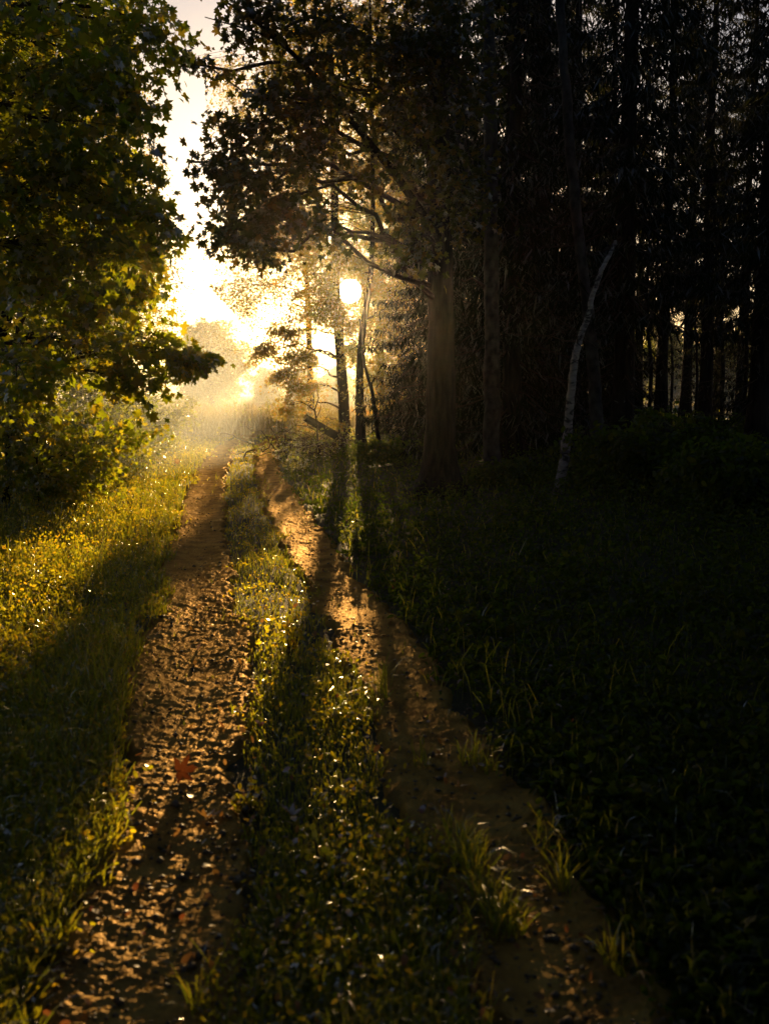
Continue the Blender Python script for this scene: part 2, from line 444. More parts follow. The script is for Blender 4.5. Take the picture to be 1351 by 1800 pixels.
def broadleaf(name, label, cat, trunk, tr, clusters, T, size, per, mat, bark, seed, spray_r=.35, group=None,
              droop=.35, twig_r=.006, limb_r=.035, sunhole=False, keep=None, sides=8, limbfrom=None, keepspray=None):
    """trunk: polyline (world); clusters: (centre, (rx,ry,rz), number of sprays)"""
    rng = np.random.default_rng(seed)
    trunk = np.asarray(trunk, float)
    base = trunk[0].copy()
    root = thing(name, label, cat, base, group=group)
    n = len(trunk); t = np.linspace(0, 1, n); tt = np.linspace(0, 1, n * 5) if tr < .12 else np.linspace(0, 1, 90) ** 1.4
    P = np.column_stack([np.interp(tt, t, trunk[:, k]) for k in range(3)])
    for _ in range(4 if tr < .12 else 12): P[1:-1] = (P[:-2] + P[1:-1] * 2 + P[2:]) / 4
    P[1:-1, :2] += rng.normal(size=(len(P) - 2, 2)) * tr * (.08 if tr < .12 else .015)
    R = tr * (1 - .72 * tt) * (1 + .8 * np.exp(-tt * 38))
    m = MB(); m.tube(P - base, R, sides if tr < .12 else 26, True, 0 if tr < .1 else .13, 0 if tr < .1 else .5)
    link('trunk', m.mesh('trunk'), bark, root)
    br = MB(); LP = []; LS = []; LT = []; LN = []
    for (c, rad, ns) in clusters:
        c = np.asarray(c, float); rad = np.asarray(rad, float)
        hgt = c[2] - .12 * np.linalg.norm((c - P[np.argmin(np.abs(P[:, 2] - c[2]))])[:2])
        a = P[np.argmin(np.abs(P[:, 2] - max(hgt, base[2] + .2)))]
        if limbfrom is not None: a = np.asarray(limbfrom, float)
        lim = curve(a, c, .12, 8, .025, rng)
        br.tube(lim - base, np.linspace(limb_r, limb_r * .3, 8), 5)
        u = rnd_dir(ns, rng) * (rng.random(ns) ** .42)[:, None]
        sc = c + u * rad
        if keepspray is not None:
            kk = keepspray(sc); sc = sc[kk]; u = u[kk]; ns = len(sc)
            if ns == 0: continue
        for s_ in sc:
            a2 = lim[rng.integers(3, 8)]
            br.tube(curve(a2, s_, .06, 4, .04, rng) - base, np.linspace(twig_r, twig_r * .4, 4), 3, False)
        k = rng.poisson(per, ns); idx = np.repeat(np.arange(ns), k); m_ = len(idx)
        outd = u * 1.0; outd[:, 2] *= .4
        # each spray is a tilted flattened disc of leaves
        nr = rnd_dir(ns, rng, 1.3, .55)
        off = rng.normal(size=(m_, 3)) * spray_r * .55
        nn = nr[idx]
        off -= (off * nn).sum(1)[:, None] * nn * .72
        p = sc[idx] + off
        p[:, 2] -= droop * (off ** 2).sum(1) / max(spray_r, .01)
        tip = off / (np.linalg.norm(off, axis=1)[:, None] + 1e-6) + rng.normal(size=(m_, 3)) * .55
        tip[:, 2] -= .65
        nl = nn + rng.normal(size=(m_, 3)) * .62
        LP.append(p); LT.append(tip); LN.append(nl); LS.append(size * rng.uniform(.45, 1.25, m_))
    P_ = np.vstack(LP); T_ = np.vstack(LT); N_ = np.vstack(LN); S_ = np.concatenate(LS)
    k = P_[:, 2] > gh(P_[:, 0], P_[:, 1]) + .03
    k &= P_[:, 2] < 16.2
    if sunhole: k &= clear_of_sun(P_, sunhole)
    if keep is not None: k &= keep(P_)
    P_, T_, N_, S_ = P_[k], T_[k], N_[k], S_[k]
    V, F = place(T, P_ - base, S_, T_, N_)
    link('branches', br.mesh('branches'), M['twig'], root)
    link('crown', make_mesh('crown', V, [F]), mat, root)
    return root


def cl(px, py, Y, rx, ry, rz, n):
    """a cluster given by where it shows in the photo and its depth"""
    c = pix(px, py, Y); k = Y / 1800
    return (c, (rx * k, rz, ry * k), n)


def pxpy(P):
    y = P[:, 1]; zz = P[:, 2] - CAM_H; f = y * cos(PITCH) - zz * sin(PITCH); u = y * sin(PITCH) + zz * cos(PITCH)
    return 675.5 + 1800 * P[:, 0] / f, 900 - 1800 * u / f

LY = [-200, 0, 60, 110, 160, 200, 240, 290, 340, 400, 440, 470, 520, 560, 600, 640, 680, 740]
LX = [300, 326, 348, 342, 334, 308, 278, 300, 302, 332, 324, 305, 302, 308, 372, 412, 322, 305]
RY = [-200, 0, 60, 80, 118, 135, 180, 230, 270, 330, 380, 420, 450, 480, 520]
RX = [330, 365, 372, 300, 255, 352, 362, 348, 305, 335, 348, 325, 372, 430, 460]
def left_crown(P):   # outlines of the two maples as grown towards the gap of sky
    px, py = pxpy(P); return px < np.interp(py, LY, LX) - 36 + 26 * (fbm(py * .05, px * .02, 91, 2) - .5) * 2
def left_edge(P):
    px, py = pxpy(P); return px < np.interp(py, LY, LX) + 4 + 22 * (fbm(py * .07, px * .05, 93, 3) - .5) * 2
def right_crown(P):
    px, py = pxpy(P); return px > np.interp(py, RY, RX) + 28 + 24 * (fbm(py * .05, px * .02, 92, 2) - .5) * 2
def right_edge(P):
    px, py = pxpy(P); return px > np.interp(py, RY, RX) - 4 - 22 * (fbm(py * .07, px * .05, 94, 3) - .5) * 2


def onground(px, Y):
    p = pix(px, 700, Y); return np.array([p[0], p[1], float(gh(p[0], p[1])) - .05])


# ------------------------------------------------------------------ TREES, left side
broadleaf('maple_tree', 'near maple filling the upper left corner with dark and yellow lit leaves', 'tree',
          [onground(-330, 9.5), pix(-270, 400, 9.6), pix(-200, 0, 9.8), pix(-150, -500, 10)], .16,
          [cl(60, 60, 9.5, 210, 120, .9, 70), cl(215, 60, 10.5, 100, 90, .7, 42), cl(100, 210, 9.6, 190, 110, .8, 75),
           cl(235, 165, 10.4, 75, 90, .5, 36), cl(60, 360, 9.6, 170, 110, .8, 70), cl(200, 330, 10.2, 110, 70, .6, 46),
           cl(265, 390, 10.6, 62, 50, .4, 24), cl(120, 450, 10.0, 140, 60, .7, 42), cl(-180, 200, 9.8, 180, 300, 1.2, 60),
           cl(60, -150, 10, 300, 110, 1.2, 50), cl(320, -80, 10.4, 120, 60, .7, 16), cl(300, 60, 10.3, 40, 50, .3, 9)],
          T_MAPLE, .12, 14, M['maple'], M['bark'], 21, .27, keepspray=left_crown, keep=left_edge)
broadleaf('maple_tree', 'lower maple on the left reaching one leafy branch out towards the golden fog', 'tree',
          [onground(-60, 13.5), pix(0, 600, 13.4), pix(40, 420, 13.4), pix(60, 200, 13.6), pix(60, 0, 13.8)], .10,
          [cl(80, 520, 13, 130, 70, .8, 52), cl(200, 520, 13.2, 90, 60, .6, 40), cl(130, 610, 13, 140, 60, .7, 48),
           cl(270, 600, 13.6, 70, 34, .4, 24), cl(325, 632, 13.7, 42, 26, .3, 22), cl(355, 640, 13.7, 26, 16, .3, 8), cl(40, 660, 12.6, 80, 60, .6, 28),
           cl(210, 670, 13, 60, 40, .4, 16), cl(250, 470, 13.4, 40, 40, .4, 12), cl(100, 380, 13.8, 150, 80, .7, 40)],
          T_MAPLE, .14, 15, M['maple'], M['bark'], 22, .3, keepspray=left_crown, keep=left_edge)
broadleaf('birch_tree', 'feathery golden tree standing behind the left maples beside the sky gap', 'tree',
          [onground(170, 30), pix(185, 450, 30), pix(195, 150, 30), pix(200, 20, 30)], .16,
          [cl(225, 480, 30, 80, 90, 1.5, 60), cl(250, 420, 30, 62, 50, 1.2, 40), cl(200, 330, 30, 80, 90, 1.5, 60),
           cl(235, 560, 29, 70, 60, 1.2, 46), cl(180, 180, 30, 80, 110, 1.5, 60), cl(100, 400, 30, 100, 200, 2, 90)],
          T_DIA, .075, 90, M['birchleaf'], M['greybark'], 23, .5)
# saplings and bushes under them
broadleaf('sapling', 'thin dark stemmed sapling standing upright at the left frame edge', 'sapling',
          [onground(5, 15), pix(18, 700, 14.5), pix(30, 600, 14), pix(42, 480, 13), pix(40, 330, 12.4)], .05,
          [cl(50, 480, 10.2, 70, 60, .4, 12), cl(30, 640, 10.1, 60, 60, .4, 10)],
          T_MAPLE, .12, 18, M['maple'], M['bark'], 24, .25)
def bush(name, label, px, Y, top, wpx, n, T, size, mat, seed, per=26, group=None, depth=.6, low=.15):
    b = onground(px, Y); k = Y / 1800; tz = pix(px, top, Y)[2]; H = max(tz - b[2], .3); rng = np.random.default_rng(seed)
    cs = []
    for q in range(4):
        fx = rng.uniform(-.45, .45) * wpx * k * 1.0
        cz = b[2] + H * rng.uniform(.35, .72)
        cs.append(((b[0] + fx, b[1] + rng.uniform(-.5, .5) * depth, cz), (wpx * k * .36, depth, H * .36), n // 4))
    cs.append(((b[0], b[1], b[2] + H * low + H * .1), (wpx * k * .5, depth, H * .22), n // 3))
    return broadleaf(name, label, 'bush', [b, b + [0, 0, H * .3], b + [.05, 0, H * .7]], .022, cs, T, size, per, mat, M['twig'], seed,
                     .22, group, limb_r=.014, twig_r=.004)
bush('maple_bush', 'leafy maple bush rising from the golden bank at the far left edge', 60, 14.5, 640, 250, 100, T_MAPLE, .1, M['maple'], 31)
bush('maple_bush', 'bush with a few bright yellow leaves beside the second bush on the left bank', 130, 16.5, 690, 190, 80, T_MAPLE, .1, M['maple'], 32)
bush('shrub', 'rounded misty shrub under the reaching maple branch where the path bends', 240, 26, 640, 150, 190, T_OVAL, .075, M['shrub'], 33, depth=1)
bush('hazel_bush', 'tall bush filling the gap under the left maple crown beside the mist', 170, 19.5, 570, 270, 150, T_OVAL, .085, M['shrub'], 39, depth=1)
bush('shrub', 'small shrub at the foot of the misty rounded shrub nearest the path', 290, 28, 690, 80, 70, T_OVAL, .07, M['shrub'], 34)
bush('shrub', 'dark shrub in the shade between the left bank and the rounded shrub', 190, 21, 700, 130, 90, T_OVAL, .075, M['shrub'], 35)
for q, (px, Y, lb) in enumerate([(-120, 17, 'dark broadleaf tree hidden behind the near maple at upper left'),
                                 (60, 22, 'tall broadleaf tree behind the lower maple on the left'),
                                 (-250, 27, 'tall broadleaf tree deep in the left wood')]):
    broadleaf('broadleaf_tree', lb, 'tree', [onground(px, Y), pix(px, 300, Y), pix(px + 20, -100, Y)], .17,
              [cl(px + 30, 100, Y, 230, 150, 1.6, 75), cl(px + 30, 330, Y, 210, 150, 1.6, 75), cl(px + 20, 560, Y, 190, 120, 1.4, 55),
               cl(px, -100, Y, 190, 110, 1.6, 45)],
              T_MAPLE_LO, .16, 55, M['maple'], M['bark'], 36 + q, .5, keep=lambda P: (P[:, 0] / P[:, 1] < -.235))

# ------------------------------------------------------------------ centre
def open_light(P):  # thin foliage beside the trunk, where low light slips under the crown
    px, py = pxpy(P); w = ((px > 561) & (px < 590) & (py > 604) & (py < 695)) | ((px > 604) & (px < 630) & (py > 652) & (py < 720))
    return ~w | (hash01(np.floor(P[:, 0] * 50), np.floor(P[:, 2] * 50), 8) < .28)


broadleaf('broadleaf_tree', 'dense brown backlit tree filling the space behind the sun tree', 'tree',
          [onground(668, 37), pix(668, 500, 37), pix(664, 250, 37), pix(660, 80, 37)], .16,
          [cl(520, 80, 37, 70, 110, 1.4, 70), cl(600, 100, 37, 80, 110, 1.4, 80), cl(690, 100, 37, 70, 120, 1.4, 80), cl(530, 260, 37, 80, 90, 1.4, 80),
           cl(610, 300, 37, 70, 90, 1.4, 70), cl(690, 320, 37, 70, 110, 1.4, 80), cl(520, 400, 37, 66, 60, 1.2, 50), cl(570, 450, 36, 40, 50, 1, 26),
           cl(680, 470, 36, 46, 70, 1, 44), cl(690, 580, 36, 40, 70, 1, 40), cl(700, 680, 36, 40, 50, .9, 26), cl(585, 545, 36, 28, 30, .7, 10), cl(645, 560, 36, 24, 50, .7, 12)],
          T_MAPLE_LO, .11, 30, M['birchleaf'], M['bark'], 57, .42, sunhole=.0105, keep=lambda P: pxpy(P)[0] > 462)
sunbirch = broadleaf('birch_tree', 'tall slender tree in front of the sun with small leaves glowing around it', 'tree',
          [onground(607, 32), pix(604, 700, 32), pix(590, 520, 32), pix(588, 350, 32), pix(585, 200, 32), pix(577, 0, 32), pix(574, -40, 32)], .185,
          [cl(560, 60, 32, 110, 80, 1.4, 62), cl(640, 40, 32, 90, 80, 1.4, 50), cl(540, 180, 32, 100, 80, 1.4, 58), cl(640, 170, 32, 90, 80, 1.4, 52),
           cl(530, 300, 32, 95, 80, 1.4, 52), cl(650, 300, 32, 80, 80, 1.4, 50), cl(520, 420, 31, 90, 60, 1.3, 56), cl(655, 430, 32, 70, 70, 1.4, 52),
           cl(560, 500, 31, 66, 40, 1, 40), cl(555, 552, 31, 52, 22, .8, 26), cl(505, 585, 31, 50, 16, .7, 18), cl(458, 612, 30.5, 28, 9, .4, 7),
           cl(530, 622, 31.4, 42, 16, .8, 24), cl(500, 655, 31, 36, 16, .7, 16), cl(543, 680, 31.2, 34, 20, .7, 20), cl(505, 712, 31, 30, 16, .7, 11),
           cl(616, 458, 30.6, 34, 20, .6, 26), cl(617, 562, 30.6, 24, 14, .5, 14), cl(650, 512, 30.6, 22, 46, .7, 26), cl(575, 512, 31, 14, 34, .5, 14),
           cl(619, 615, 30, 9, 26, .5, 12), cl(560, 742, 31, 46, 20, .8, 12), cl(640, 560, 32, 40, 60, 1, 26), cl(470, 615, 31, 40, 16, .5, 8), cl(660, 640, 31, 40, 60, 1, 26)],
          T_DIA, .085, 100, M['birchleaf'], M['bark'], 41, .34, sunhole=.0112, droop=.5, keep=open_light)
broadleaf('birch_tree', 'second thinner trunk just right of the sun tree, sharing its leaves', 'tree',
          [onground(634, 28), pix(631, 640, 28), pix(638, 570, 28), pix(650, 500, 28), pix(656, 400, 28), pix(652, 150, 28), pix(650, 0, 28)], .115,
          [cl(640, 480, 28, 40, 40, .8, 12), cl(650, 380, 28, 60, 60, 1, 34), cl(690, 250, 28, 60, 100, 1.2, 60), cl(650, 680, 28, 30, 60, .8, 14),
           cl(700, 560, 28, 40, 90, 1, 50), cl(690, 80, 28, 70, 80, 1.2, 50)],
          T_DIA, .075, 60, M['birchleaf'], M['bark'], 42, .4, sunhole=.0112)
broadleaf('birch_tree', 'hazy birch with drooping golden sprays left of the sun beside the sky gap', 'tree',
          [onground(548, 46), pix(540, 500, 46), pix(520, 250, 46), pix(505, 110, 46)], .15,
          [cl(430, 440, 46, 60, 50, 1.5, 50), cl(400, 510, 46, 50, 34, 1.2, 34), cl(450, 520, 46, 50, 50, 1.4, 40), cl(470, 330, 46, 90, 70, 1.8, 70),
           cl(420, 200, 46, 70, 60, 1.6, 40), cl(400, 120, 46, 50, 40, 1.2, 24), cl(480, 200, 46, 90, 80, 1.8, 60), cl(500, 440, 46, 60, 70, 1.6, 50)],
          T_DIA, .11, 52, M['birchleaf'], M['greybark'], 43, .6, droop=.8, keep=lambda P: pxpy(P)[0] > np.interp(pxpy(P)[1], [0, 350, 480, 560], [350, 372, 345, 420]))
# the maple with self-shade in its leaf colour, whose boughs hang over the path, trunk = wide black trunk
mt = onground(775, 16.5)
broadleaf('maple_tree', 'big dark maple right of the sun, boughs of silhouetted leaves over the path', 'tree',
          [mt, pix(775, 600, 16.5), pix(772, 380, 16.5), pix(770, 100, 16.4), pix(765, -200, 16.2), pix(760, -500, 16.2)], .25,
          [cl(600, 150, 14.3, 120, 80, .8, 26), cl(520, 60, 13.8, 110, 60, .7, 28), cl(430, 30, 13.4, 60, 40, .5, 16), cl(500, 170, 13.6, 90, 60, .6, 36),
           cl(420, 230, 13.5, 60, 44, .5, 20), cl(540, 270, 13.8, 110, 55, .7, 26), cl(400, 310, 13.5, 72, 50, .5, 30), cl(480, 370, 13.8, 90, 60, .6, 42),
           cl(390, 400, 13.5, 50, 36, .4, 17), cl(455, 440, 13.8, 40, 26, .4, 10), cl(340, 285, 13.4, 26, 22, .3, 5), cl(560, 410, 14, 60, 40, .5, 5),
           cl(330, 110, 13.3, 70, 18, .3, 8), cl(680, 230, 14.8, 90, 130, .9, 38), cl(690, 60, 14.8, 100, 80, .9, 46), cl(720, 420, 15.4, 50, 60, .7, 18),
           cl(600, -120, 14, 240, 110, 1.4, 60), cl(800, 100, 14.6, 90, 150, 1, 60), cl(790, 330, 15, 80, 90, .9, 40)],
          T_MAPLE, .12, 19, M['shademaple'], M['bark'], 44, .31, sunhole=.013, limb_r=.05, keepspray=right_crown, keep=right_edge)
# the big bough seen against the sky
def bough(parent_base):
    m = MB()
    pts = np.array([pix(772, 420, 16.4), pix(690, 300, 15.2), pix(600, 192, 14.2), pix(540, 120, 13.8), pix(480, 60, 13.5), pix(400, 5, 13.2)])
    m.tube(pts - parent_base, [.07, .055, .042, .034, .026, .014], 7)
    m.tube(np.array([pix(540, 120, 13.8), pix(480, 66, 13.6), pix(430, 50, 13.4), pix(360, 30, 13.3)]) - parent_base, [.02, .016, .012, .006], 5)
    m.tube(np.array([pix(600, 192, 14.2), pix(520, 180, 13.9), pix(440, 170, 13.6), pix(350, 105, 13.4), pix(290, 112, 13.3)]) - parent_base, [.018, .015, .011, .008, .004], 5)
    return m.mesh('bough')
for o in bpy.data.objects:
    if o.name.startswith('maple_tree') and o.get('label', '').startswith('big dark maple'):
        link('bough', bough(mt), M['bark'], o)

# ------------------------------------------------------------------ far tree and meadow
broadleaf('round_tree', 'round crowned tree dissolving in golden fog beyond the meadow', 'tree',
          [onground(372, 95), pix(372, 640, 95), pix(374, 600, 95)], .3,
          [cl(372, 620, 95, 58, 62, 3, 190), cl(345, 650, 95, 46, 50, 3, 70), cl(408, 640, 95, 44, 56, 3, 60), cl(350, 590, 95, 34, 26, 2, 30), cl(370, 688, 95, 60, 22, 2.5, 50)],
          T_DIA, .25, 80, M['shrub'], M['bark'], 51, .7, limb_r=.1)

rt = [o for o in bpy.data.objects if o.name == 'round_tree'][0]  # copies below are added trees and bushes that dim the bright fog
for q, (px, Y, sc_, lb) in enumerate([(1085, 78, .8, 'foggy far tree added to dim the left end of the amber gaps'), (1165, 84, .8, 'foggy far tree added to dim the main amber gap'),
                                      (1250, 76, .75, 'foggy far tree added to dim the right amber gap'), (1340, 82, .9, 'foggy far tree added to dim the backlight beyond the wood at the right edge'),
                                      (960, 88, .9, 'foggy far tree added to dim the backlight behind the leaning birch'), (820, 86, .9, 'foggy far tree added to dim the backlight behind the big maple'),
                                      (470, 104, .5, 'low bush added to dim the far fog, first right of the round tree'), (535, 98, .48, 'low bush added to dim the far fog left of the sun tree trunk'),
                                      (590, 101, .52, 'low bush added to dim the far fog just behind the sun tree trunk'), (650, 97, .5, 'low bush added to dim the far fog right of the two thin trunks')]):
    dup(rt, onground(px, Y), q * 1.3, sc_, lb, 'far trees added to dim the fog')

# ------------------------------------------------------------------ SPRUCES, right side
def spruce_meshes(seed, H=16, skirt=2.2, dens=1.0, spread=2.0):
    rng = np.random.default_rng(seed)
    tk = MB(); t = np.linspace(0, 1, 22)
    P = np.column_stack([np.cumsum(rng.normal(size=22)) * .012, np.cumsum(rng.normal(size=22)) * .012, t * H]); P[0, :2] = 0
    tk.tube(P, .19 * (1 - .86 * t) * (1 + .5 * np.exp(-t * 30)), 9)
    br = MB(); QP = []; QL = []; QW = []; QD = []
    h = .7
    while h < H - .3:
        live = h > skirt
        nb = 5 if live else 5
        for b in range(nb):
            a = rng.uniform(0, 2 * pi); L = spread * (1 - h / (H + 1)) ** .75 * rng.uniform(.7, 1.15)
            if not live: L *= rng.uniform(.25, .75)
            c = np.array([cos(a), sin(a), 0]); s = np.linspace(0, 1, 6)
            drop = (-.28 * np.sin(s * pi * .75) - .1 * s) * L
            o = np.array([np.interp(h, P[:, 2], P[:, 0]), np.interp(h, P[:, 2], P[:, 1]), h])
            Q = o + c * (s * L)[:, None]; Q[:, 2] += drop; Q[1:] += rng.normal(size=(5, 3)) * .03 * L
            br.tube(Q, np.linspace(.020, .005, 6) * (1 if live else .6), 4, False)
            n = int((84 if live else 16) * L / 2 * dens)
            u = rng.uniform(.12, 1, n)
            B = np.column_stack([np.interp(u, s, Q[:, k]) for k in range(3)])
            side = np.cross(c, [0, 0, 1.]); B += side * (rng.normal(size=n) * .16 * L * (1 - .5 * u))[:, None]
            QP.append(B); QL.append(rng.uniform(.10, .38, n) * (1 if live else .5)); QW.append(rng.uniform(.009, .026, n))
            QD.append(side * rng.normal(size=n)[:, None] * .85 + c * rng.normal(.25, .55, n)[:, None] + np.array([0, 0, -1]))
        h += rng.uniform(.22, .36)
    B = np.vstack(QP); L = np.concatenate(QL); W = np.concatenate(QW); D = np.vstack(QD)
    D /= np.linalg.norm(D, axis=1)[:, None]
    n = len(B); a = rng.uniform(0, 2 * pi, n); s = np.column_stack([np.cos(a), np.sin(a), 0 * a]); s *= W[:, None]
    V = np.stack([B - s * .4, B + D * L[:, None] * .4 + s, B + D * L[:, None], B + D * L[:, None] * .45 - s], 1).reshape(-1, 3)
    F = (np.arange(n) * 4)[:, None] + np.array([0, 1, 2, 3])
    return tk.mesh('trunk'), br.mesh('branches'), make_mesh('crown', V, [F])

def spruce(loc, label, meshes, group=None, rz=0, sc=1):
    r = thing('spruce_tree', label, 'tree', loc, rz, group); r.scale = (sc,) * 3
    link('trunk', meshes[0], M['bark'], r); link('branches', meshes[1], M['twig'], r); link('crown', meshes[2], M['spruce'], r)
    return r
SL = spruce_meshes(61, 15.4, .9, 1.9, 2.1)
SM = spruce_meshes(62, 15.6, 2.8, 1.9, 2.1)
SH = spruce_meshes(63, 15.8, 4.0, 1.9, 2.2)
KIND = {'L': spruce(onground(900, 19.5), 'black spruce with skirts to the ground, first right of the big maple trunk', SL, 'spruces of the dark wood'),
        'M': spruce(onground(1095, 17.5), 'dark spruce just right of the leaning white birch', SM, 'spruces of the dark wood', 1.1),
        'H': spruce(onground(1160, 30), 'bare stemmed spruce standing against the amber glow on the right', SH, 'spruces of the dark wood', .4)}
deep = 'black spruce deep in the dark wood, one among its indistinct neighbours'
for k, px, Y, rz, lb in [
    ('L', 765, 26, 1.2, 'black spruce between the sun tree and the big maple trunk'),
    ('L', 940, 22, 2.2, 'black spruce behind the leaning white birch on its left'),
    ('M', 1010, 26, .3, 'dark spruce right behind the leaning white birch'),
    ('H', 1240, 27, 2.9, 'bare stemmed spruce at the right side of the amber glow'),
    ('M', 1330, 18, 2.0, 'near dark spruce at the right edge of the picture'),
    ('H', 1205, 36, 4.0, 'thin spruce trunk in the middle of the amber glow'),
    ('L', 890, 30, 5.0, deep), ('L', 800, 33, 3.3, deep), ('L', 990, 34, 1.9, deep), ('L', 1065, 31, 2.5, deep), ('H', 1120, 40, .9, deep),
    ('L', 1400, 26, 1.0, deep), ('M', 1300, 33, 4.4, deep), ('L', 830, 42, 2.6, deep), ('L', 930, 44, .2, deep), ('H', 1260, 44, 2.2, deep),
    ('M', 1390, 40, 3.0, deep), ('M', 1480, 33, 5.5, deep), ('L', 850, 36, 5.5, deep), ('L', 1040, 45, 3.7, deep), ('L', 1500, 20, .6, deep),
    ('L', 775, 38, .6, deep)]:
    dup(KIND[k], onground(px, Y), rz, RNG.uniform(.94, 1.02), lb, 'spruces of the dark wood')

for k, px, Y, rz, lb in [('L', 722, 33, 2.4, 'narrow dark spruce between the second thin trunk and the big maple'),
                         ('L', 702, 41, 1.4, 'narrow dark spruce far behind the second thin trunk')]:
    dup(KIND[k], onground(px, Y), rz, 1, lb, 'spruces of the dark wood', .62)
# unseen trees added beside and behind the photographer to darken the scene
over = 'unseen spruce added beside and behind the photographer to block skylight'
for k, x, y, rz in [('L', 5.5, 6, 0), ('L', 7.5, 11, 1), ('L', 4.5, -1, 2), ('L', 1.5, -6, 3), ('L', -3.5, -5, 4), ('L', -6, 0, 5), ('L', -7, 5, .5),
                    ('L', 8, 2, 2.5), ('L', 5, -8, 1.5), ('L', -2, -10, 3.5), ('M', -9.5, 9.5, 3.1), ('L', 9.5, 7, 2.7), ('L', -8, -6, 2.7)]:
    dup(KIND[k], (x, y, float(gh(x, y))), rz, 1.0, over, 'unseen spruces added around the viewpoint')

for (bx, by, cs, lb, sd) in [  # unseen crowns added overhead to keep skylight off the ground
    (4.2, 3.5, [(3.5, 4, 8), (1, 2.5, 8.5), (5.5, 6, 9), (3, 0, 8), (-1.5, 1, 9.5), (3, 7.5, 10)], 'unseen broadleaf tree added to block skylight, crown above the photographer from the right', 55),
    (-4.8, 2, [(-4, 1, 7.5), (-2, -2, 8), (-4.5, 4.5, 8.5), (-1.5, 4.5, 9.5), (1, -3.5, 8)], 'unseen broadleaf tree added to block skylight, crown above the photographer from the left', 56)]:
    g0 = np.array([bx, by, float(gh(bx, by)) - .05])
    broadleaf('broadleaf_tree', lb, 'tree', [g0, g0 + [.1, 0, 4], g0 + [0, .1, 8], g0 + [.1, 0, 12]], .17,
              [(c, (2.2, 2.2, 1.2), 45) for c in cs], T_MAPLE_LO, .22, 34, M['maple'], M['bark'], sd, .6)

# bare trunks in the dark wood
def stem(name, label, pts, r0, r1, mat, cat='tree', branch=0, seed=0, top=True):
    rng = np.random.default_rng(seed); pts = np.asarray(pts, float); base = pts[0].copy()
    t = np.linspace(0, 1, len(pts)); tt = np.linspace(0, 1, len(pts) * 6)
    P = np.column_stack([np.interp(tt, t, pts[:, k]) for k in range(3)])
    for _ in range(3): P[1:-1] = (P[:-2] + P[1:-1] * 2 + P[2:]) / 4
    P[1:-1] += rng.normal(size=(len(P) - 2, 3)) * .006
    r = thing(name, label, cat, base)
    m = MB(); m.tube(P - base, (r0 + (r1 - r0) * tt) * (1 + .03 * rng.normal(size=len(tt))), 16, True, .1, .3); link('trunk', m.mesh('trunk'), mat, r)
    if branch:
        for q in range(branch):
            b = MB()
            a = P[rng.integers(int(len(P) * .35), len(P))]; d = rnd_dir(1, rng, .5, 1)[0] * rng.uniform(.4, 1.2)
            c = curve(a, a + d, .05, 5, .06, rng); b.tube(c - base, np.linspace(r1 * .35, .003, 5), 4)
            e = c[3]; b.tube(curve(e, e + rnd_dir(1, rng, .2)[0] * .35, 0, 4, .06, rng) - base, np.linspace(.006, .002, 4), 3)
            link('branch', b.mesh('branch'), M['twig'], r)
    return r
stem('birch_tree', 'leaning white birch trunk with dark bands and a snapped top in the dark wood',
     [onground(984, 15), pix(993, 800, 15), pix(998, 745, 15), pix(1004, 680, 15), pix(1010, 625, 15), pix(1018, 595, 15), pix(1034, 552, 15), pix(1040, 520, 15), pix(1056, 475, 15), pix(1078, 434, 15.1), pix(1081, 424, 15.1)], .072, .022, M['birch'], branch=6, seed=1)
stem('grey_tree', 'grey trunk rising beside the leaning white birch and crossing behind it',
     [onground(1052, 16), pix(1050, 760, 16), pix(1042, 640, 16), pix(1032, 540, 16), pix(1018, 430, 16), pix(1000, 250, 16), pix(985, 50, 16), pix(975, -200, 16)],
     .11, .06, M['greybark'], branch=14, seed=2)
stem('grey_tree', 'straight dark trunk two trunks left of the leaning white birch',
     [onground(866, 17.5), pix(864, 600, 17.5), pix(862, 300, 17.5), pix(858, -100, 17.5)], .15, .09, M['greybark'], branch=10, seed=3)
stem('grey_tree', 'slim dark trunk leaning left between the maple and the straight trunk',
     [onground(925, 20), pix(905, 640, 20), pix(880, 500, 20), pix(820, 300, 20), pix(790, 180, 20)], .08, .04, M['greybark'], branch=8, seed=4)
stem('grey_tree', 'thin trunk left of the maple trunk close behind the sun trees',
     [onground(668, 27), pix(655, 690, 27), pix(640, 640, 27), pix(632, 560, 27)], .06, .03, M['bark'], branch=5, seed=5)

for q, (px, Y, top, r_, lb) in enumerate([
    (1140, 24, 380, .05, 'thin bare tree left of the widest amber glow'), (1178, 33, 300, .05, 'thin bare tree inside the left half of the amber glow'),
    (1222, 25, 420, .035, 'leaning thin bare tree in the middle of the amber glow'), (1268, 31, 350, .06, 'thin bare tree at the right of the amber glow'),
    (1105, 28, 400, .05, 'thin bare tree beside the spruce right of the birch'), (1310, 23, 380, .05, 'thin bare tree near the right edge before the amber glow'),
    (960, 24, 500, .05, 'thin bare tree left of the leaning white birch')]):
    b0 = onground(px, Y); stem('bare_tree', lb, [b0, pix(px + 5 - q, 650, Y), pix(px - 6 + 2 * q, 540, Y), pix(px + 3, top, Y)], r_, r_ * .5, M['bark'], branch=16, seed=200 + q)

